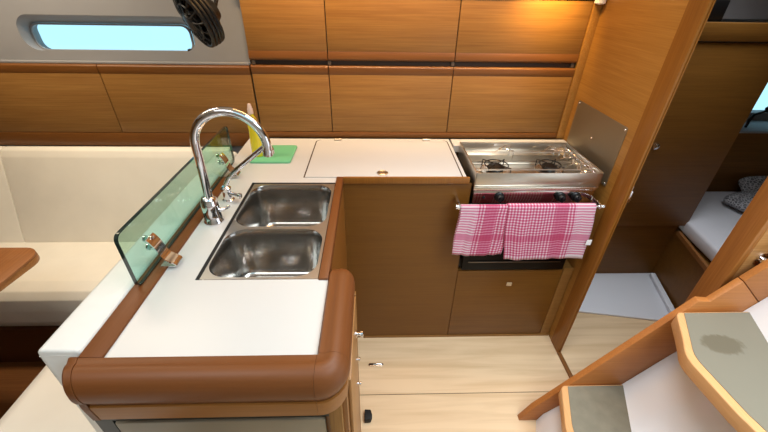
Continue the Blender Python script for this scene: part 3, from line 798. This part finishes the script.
# white sloping moulding behind the treads
wm = [(.672, .0005), (.690, .05), (.78, .16), (.930, .232), (1.035, .40), (1.575, 1.24), (1.75, 1.24), (1.75, .0005)]
def sk(y): return -.075*min(1, (.779-y)/.18) - .03*max(0, min(1, (.599-y)/.3))
bm = BM()
loft(bm, [[(x+sk(y_), y_, z_) for x, z_ in wm[:6]]+[(x, y_, z_) for x, z_ in wm[6:]] for y_ in (.779, .73, .68, .63, .60, .50, .40, .30, -.40)], True, True)
bmesh.ops.recalc_face_normals(bm, faces=bm.faces)
obj('white_moulding', bm, GLOSS, root, smooth=35)
def tread(z, dx, far, dp, k):
    """dx: x of the pad's far corner; dp: tread depth at the far side; k: how far the nosing bulges"""
    def smooth(p):
        for _ in range(2):
            q = [p[0]]
            for a, b_ in zip(p, p[1:]):
                q += [(.75*a[0]+.25*b_[0], .75*a[1]+.25*b_[1]), (.25*a[0]+.75*b_[0], .25*a[1]+.75*b_[1])]
            p = q+[p[-1]]
        return p
    edge = [(.000, far-.006), (-.034*k-.003, far-.11), (-.052*k-.002, far-.16), (-.050*k-.002, far-.22), (-.044*k, far-.38), (.020, far-.55)]
    pad = smooth(edge)
    nose = [(a-.024, c+.002) for a, c in smooth(edge[:1]+[(edge[1][0]*.9-.002, edge[1][1])]+edge[2:])]
    nose[0] = (-.014, far-.0005)
    bk = [(dp-.080, far-.56), (dp-.078, far-.18), (dp, far)]
    body = prism(BM(), [(dx+a, c) for a, c in nose+[(a+.03, c) for a, c in bk]], 'Z', z-.045, z-.0005, .004, 3)
    t = obj('tread', body, NOSE, root)
    obj('grip_pad', prism(BM(), [(dx+a, c) for a, c in pad+[(dp-.088, far-.55), (dp-.084, far-.17), (dp-.012, far-.006)]], 'Z', z-.0004, z+.0012), DAMP if k > 1 else GREYPAD, t)
tread(.250, .728, .778, .245, 1.0)
tread(.650, .979, .771, .255, 1.6)

# side panel of the companionway with its post
root = thing('companionway_partition', 'teak companionway side panel with a round chrome knob, rising behind the steps', 'panel', (1.3, .86, 0))
obj('post_edge', box(BM(), 1.118, 1.140, .826, .895, 0, 1.975, .003), wood('post_teak', srgb(146, 92, 40), srgb(172, 112, 54), 'Z'), root)
obj('panel_board', box(BM(), 1.140, 1.90, .828, .892, 0, 1.975), wood('panel_board_teak', srgb(168, 118, 66), srgb(196, 146, 90), 'X'), root)
bm = lathe(BM(), [(.018, 0), (.018, .003), (.009, .006), (.009, .016), (.016, .022), (.017, .030), (.012, .036), (.001, .037)], aim((1.188, .8275, .818), (0, -1, 0)) @ Matrix.Diagonal((1.25, 1.25, 1, 1)), 22)
obj('knob', bm, CHROME, root)

# ------------------------------------------------------------------ aft cabin seen through the doorway
root = thing('cabin_locker', 'dark teak locker front in the aft cabin', 'cabinet', (1.34, 1.64, 0))
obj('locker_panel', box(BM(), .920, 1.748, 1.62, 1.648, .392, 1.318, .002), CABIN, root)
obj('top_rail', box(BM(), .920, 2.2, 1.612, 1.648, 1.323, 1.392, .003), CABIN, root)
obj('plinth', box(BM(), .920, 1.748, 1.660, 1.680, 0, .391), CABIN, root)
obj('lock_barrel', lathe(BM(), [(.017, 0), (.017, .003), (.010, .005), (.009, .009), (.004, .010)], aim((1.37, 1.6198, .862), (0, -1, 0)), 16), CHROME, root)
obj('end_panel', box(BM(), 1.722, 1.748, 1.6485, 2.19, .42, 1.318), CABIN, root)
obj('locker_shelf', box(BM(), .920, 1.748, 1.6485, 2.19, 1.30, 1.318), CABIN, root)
# cabin hull wall with its window
YC = 2.2
wh = rrect(2.30, 3.05, .852, 1.10, .05, 6)
bm = BM(); flat_holes(bm, [(.92, -.03), (3.2, -.03), (3.2, 1.98), (.92, 1.98)], [wh], PW(YC))
loft(bm, [[(a, YC, c) for a, c in wh], [(a, YC+.06, c) for a, c in wh]])
bmesh.ops.remove_doubles(bm, verts=bm.verts, dist=1e-5); bmesh.ops.recalc_face_normals(bm, faces=bm.faces)
struct('wall_cabin', bm, LINER)
w2 = obj('window_2', loft(BM(), [[(a, YC+.045, c) for a, c in wh], [(a, YC+.055, c) for a, c in wh]], True, True), PANE); w2['kind'] = 'structure'
struct('trim_9', box(BM(), 1.7485, 3.2, 1.985, 2.199, 0, .795, .004), CABIN)
struct('trim_10', box(BM(), 1.7485, 3.2, 1.982, 2.199, .7955, .806, .004), LINER)
# black box at the dark spot above the locker
tag(obj('dark_box', box(BM(), 1.35, 1.445, 1.66, 1.75, 1.3925, 1.47, .004), IRON), 'dark box standing on top of the cabin locker', 'box')
struct('trim_11', box(BM(), .920, 3.2, 1.80, 1.82, 1.393, 1.98), LINER)
# reading lamp in front of the window
root = thing('reading_lamp', 'black flexible reading lamp in front of the cabin window', 'lamp', (2.24, 2.06, .8065))
bm = tube(BM(), [(2.24, 2.06, .8065), (2.24, 2.06, .84), (2.27, 2.08, .875), (2.33, 2.07, .905)], .007, 10); obj('stem', bm, BLACK, root)
bm = lathe(BM(), [(.010, 0), (.020, .01), (.022, .05), (.018, .055)], aim((2.32, 2.07, .900), (.8, 0, .6)), 18); obj('lamp_shade', bm, BLACK, root)
# berth
root = thing('cabin_berth', 'aft cabin berth with a white fitted sheet', 'bed', (2.2, 1.5, 0))
bpoly = [(1.735, 1.634), (1.655, 1.30), (1.70, 1.05), (2.1, .93), (3.15, .93), (3.15, 1.98), (1.762, 1.98)]
obj('base', prism(BM(), bpoly, 'Z', 0, .335), CABIN, root)
mpoly = [(1.752, 1.97), (1.750, 1.66), (1.735, 1.61), (1.690, 1.30), (1.735, 1.07), (2.12, .95), (3.13, .95), (3.13, 1.97)]
bm = prism(BM(), mpoly, 'Z', .345, .422, .018, 3)
obj('mattress', bm, SHEET, root)
rp = [(1.733, 1.630), (1.652, 1.30), (1.695, 1.05)]
bm = sweep(BM(), [(x, y, .338) for x, y in rp], [(-.008, -.012), (.008, -.012), (.008, .012), (-.008, .012)]); obj('edge_rail', bm, wood('berth_rail', srgb(130, 84, 42), srgb(150, 98, 52), 'Y'), root)
def pillow(label, x, y, z, rz, L=.46, W=.30, H=.12, tilt=.0):
    t = BM(); bmesh.ops.create_uvsphere(t, u_segments=28, v_segments=16, radius=1)
    for v in t.verts:
        c = v.co; f = lambda q: math.copysign(abs(q)**.55, q)
        x_, y_ = f(c.x), f(c.y); e_ = max(abs(x_), abs(y_))
        v.co = Vector((x_*L/2*(1+.03*abs(y_)), y_*W/2, c.z*H/2*(1-.25*e_)))
    bm = BM(); merge(bm, t, at(x, y, z+H*.40) @ Matrix.Rotation(rz, 4, 'Z') @ Matrix.Rotation(tilt, 4, 'X'))
    return tag(obj('pillow', bm, PILLOW, None, 180), label, 'pillow', 'grey patterned pillows')
pillow('grey patterned pillow lying flat on the berth, nearer the cabin locker', 2.215, 1.765, .427, .30, L=.30, W=.18, H=.09)
pillow('grey patterned pillow on the berth below the cabin window', 2.44, 1.915, .447, .05, L=.36, W=.14, tilt=.6, H=.09)
# white floor moulding in the cabin
root = thing('floor_moulding', 'white moulded floor pan in the aft cabin doorway', 'floor pan', (1.35, 1.5, 0))
obj('pan', prism(BM(), [(.925, 1.388), (1.540, 1.283), (1.640, 1.300), (1.738, 1.656), (.925, 1.656)], 'Z', .0005, .012, .003), TRAY, root)
obj('pan_lip', prism(BM(), [(1.605, 1.298), (1.638, 1.303), (1.732, 1.632), (1.700, 1.632)], 'Z', .0122, .035, .004), TRAY, root)

# ------------------------------------------------------------------ light
def area(name, loc, target, sx_, sy_, power, col, spread=PI):
    l = bpy.data.lights.new(name, 'AREA'); l.shape = 'RECTANGLE'; l.size = sx_; l.size_y = sy_; l.energy = power; l.color = col; l.spread = spread
    o = bpy.data.objects.new(name, l); COL.objects.link(o); o.location = loc
    o.rotation_euler = (Vector(target)-Vector(loc)).to_track_quat('-Z', 'Y').to_euler(); return o
def spot(name, loc, target, power, col, ang=80, blend=.8, r=.03):
    l = bpy.data.lights.new(name, 'SPOT'); l.energy = power; l.color = col; l.spot_size = math.radians(ang); l.spot_blend = blend; l.shadow_soft_size = r
    o = bpy.data.objects.new(name, l); COL.objects.link(o); o.location = loc
    o.rotation_euler = (Vector(target)-Vector(loc)).to_track_quat('-Z', 'Y').to_euler(); return o
area('hatch_daylight', (.36, .78, 1.97), (.36, .78, 0), .6, .5, 6.5, (.93, .97, 1.0), math.radians(120))
area('saloon_fill', (-.75, .10, 1.97), (-.75, .15, 0), .6, .6, 4.5, (.95, .98, 1.0), math.radians(130))  # added fill light that brightens the peninsula settee seat
area('companionway_daylight', (1.0, .0, 1.97), (1.0, .05, 0), .8, 1.0, 19, (.90, .96, 1.0), math.radians(140))
WARM = (1.0, .58, .24)
spot('soffit_lamp', (.70, 1.505, 1.60), (.70, 1.63, 1.46), 15, (1, .62, .16), 105, 1.0, .02)
spot('bulkhead_lamp', (.50, 1.36, 1.90), (.84, 1.50, 1.2), 4, (1, .76, .48), 90, 1.0, .04)
area('locker_fill', (.10, 1.38, 1.93), (.10, 1.62, 1.40), 1.3, .06, 2.9, (1, .70, .38), math.radians(55))  # added warm fill that brightens the upper locker doors
area('galley_lamp', (.10, 1.36, 1.95), (.10, 1.46, 0), 1.0, .10, 3.6, (1, .52, .17), math.radians(140))
area('saloon_lamp', (-1.3, 1.32, 1.95), (-1.3, 1.32, 0), .9, .12, 8.3, (1, .84, .62), math.radians(130))
area('cabin_daylight', (1.45, 1.42, 1.92), (1.45, 1.45, 0), .4, .3, 2.0, (.90, .95, 1.0), math.radians(80))

w = bpy.data.worlds.new('sky'); scn.world = w; w.use_nodes = True
bg = w.node_tree.nodes['Background']; bg.inputs['Color'].default_value = (.52, .86, 1.0, 1); bg.inputs['Strength'].default_value = 1.4

# ------------------------------------------------------------------ camera
f, p, y, r = 362.97, math.radians(33.013), math.radians(2.108), math.radians(1.010)
cp, sp2, cy, sy = math.cos(p), math.sin(p), math.cos(y), math.sin(y)
F = Vector((sy*cp, cy*cp, -sp2)); rt = Vector((cy, -sy, 0)); up = rt.cross(F)
c, s = math.cos(r), math.sin(r)
X = c*rt+s*up; U = -s*rt+c*up
cam = bpy.data.cameras.new('camera'); co = bpy.data.objects.new('camera', cam); COL.objects.link(co)
mw = Matrix(((X.x, U.x, -F.x, 0), (X.y, U.y, -F.y, 0), (X.z, U.z, -F.z, 1.5154), (0, 0, 0, 1)))
co.matrix_world = mw
cam.sensor_width = 36; cam.lens = f/768*36; cam.clip_start = .02
scn.camera = co
scn.view_settings.view_transform = 'Standard'; scn.view_settings.look = 'None'
scn.view_settings.exposure = 0.0; scn.view_settings.gamma = 1.0; scn.view_settings.use_curve_mapping = False
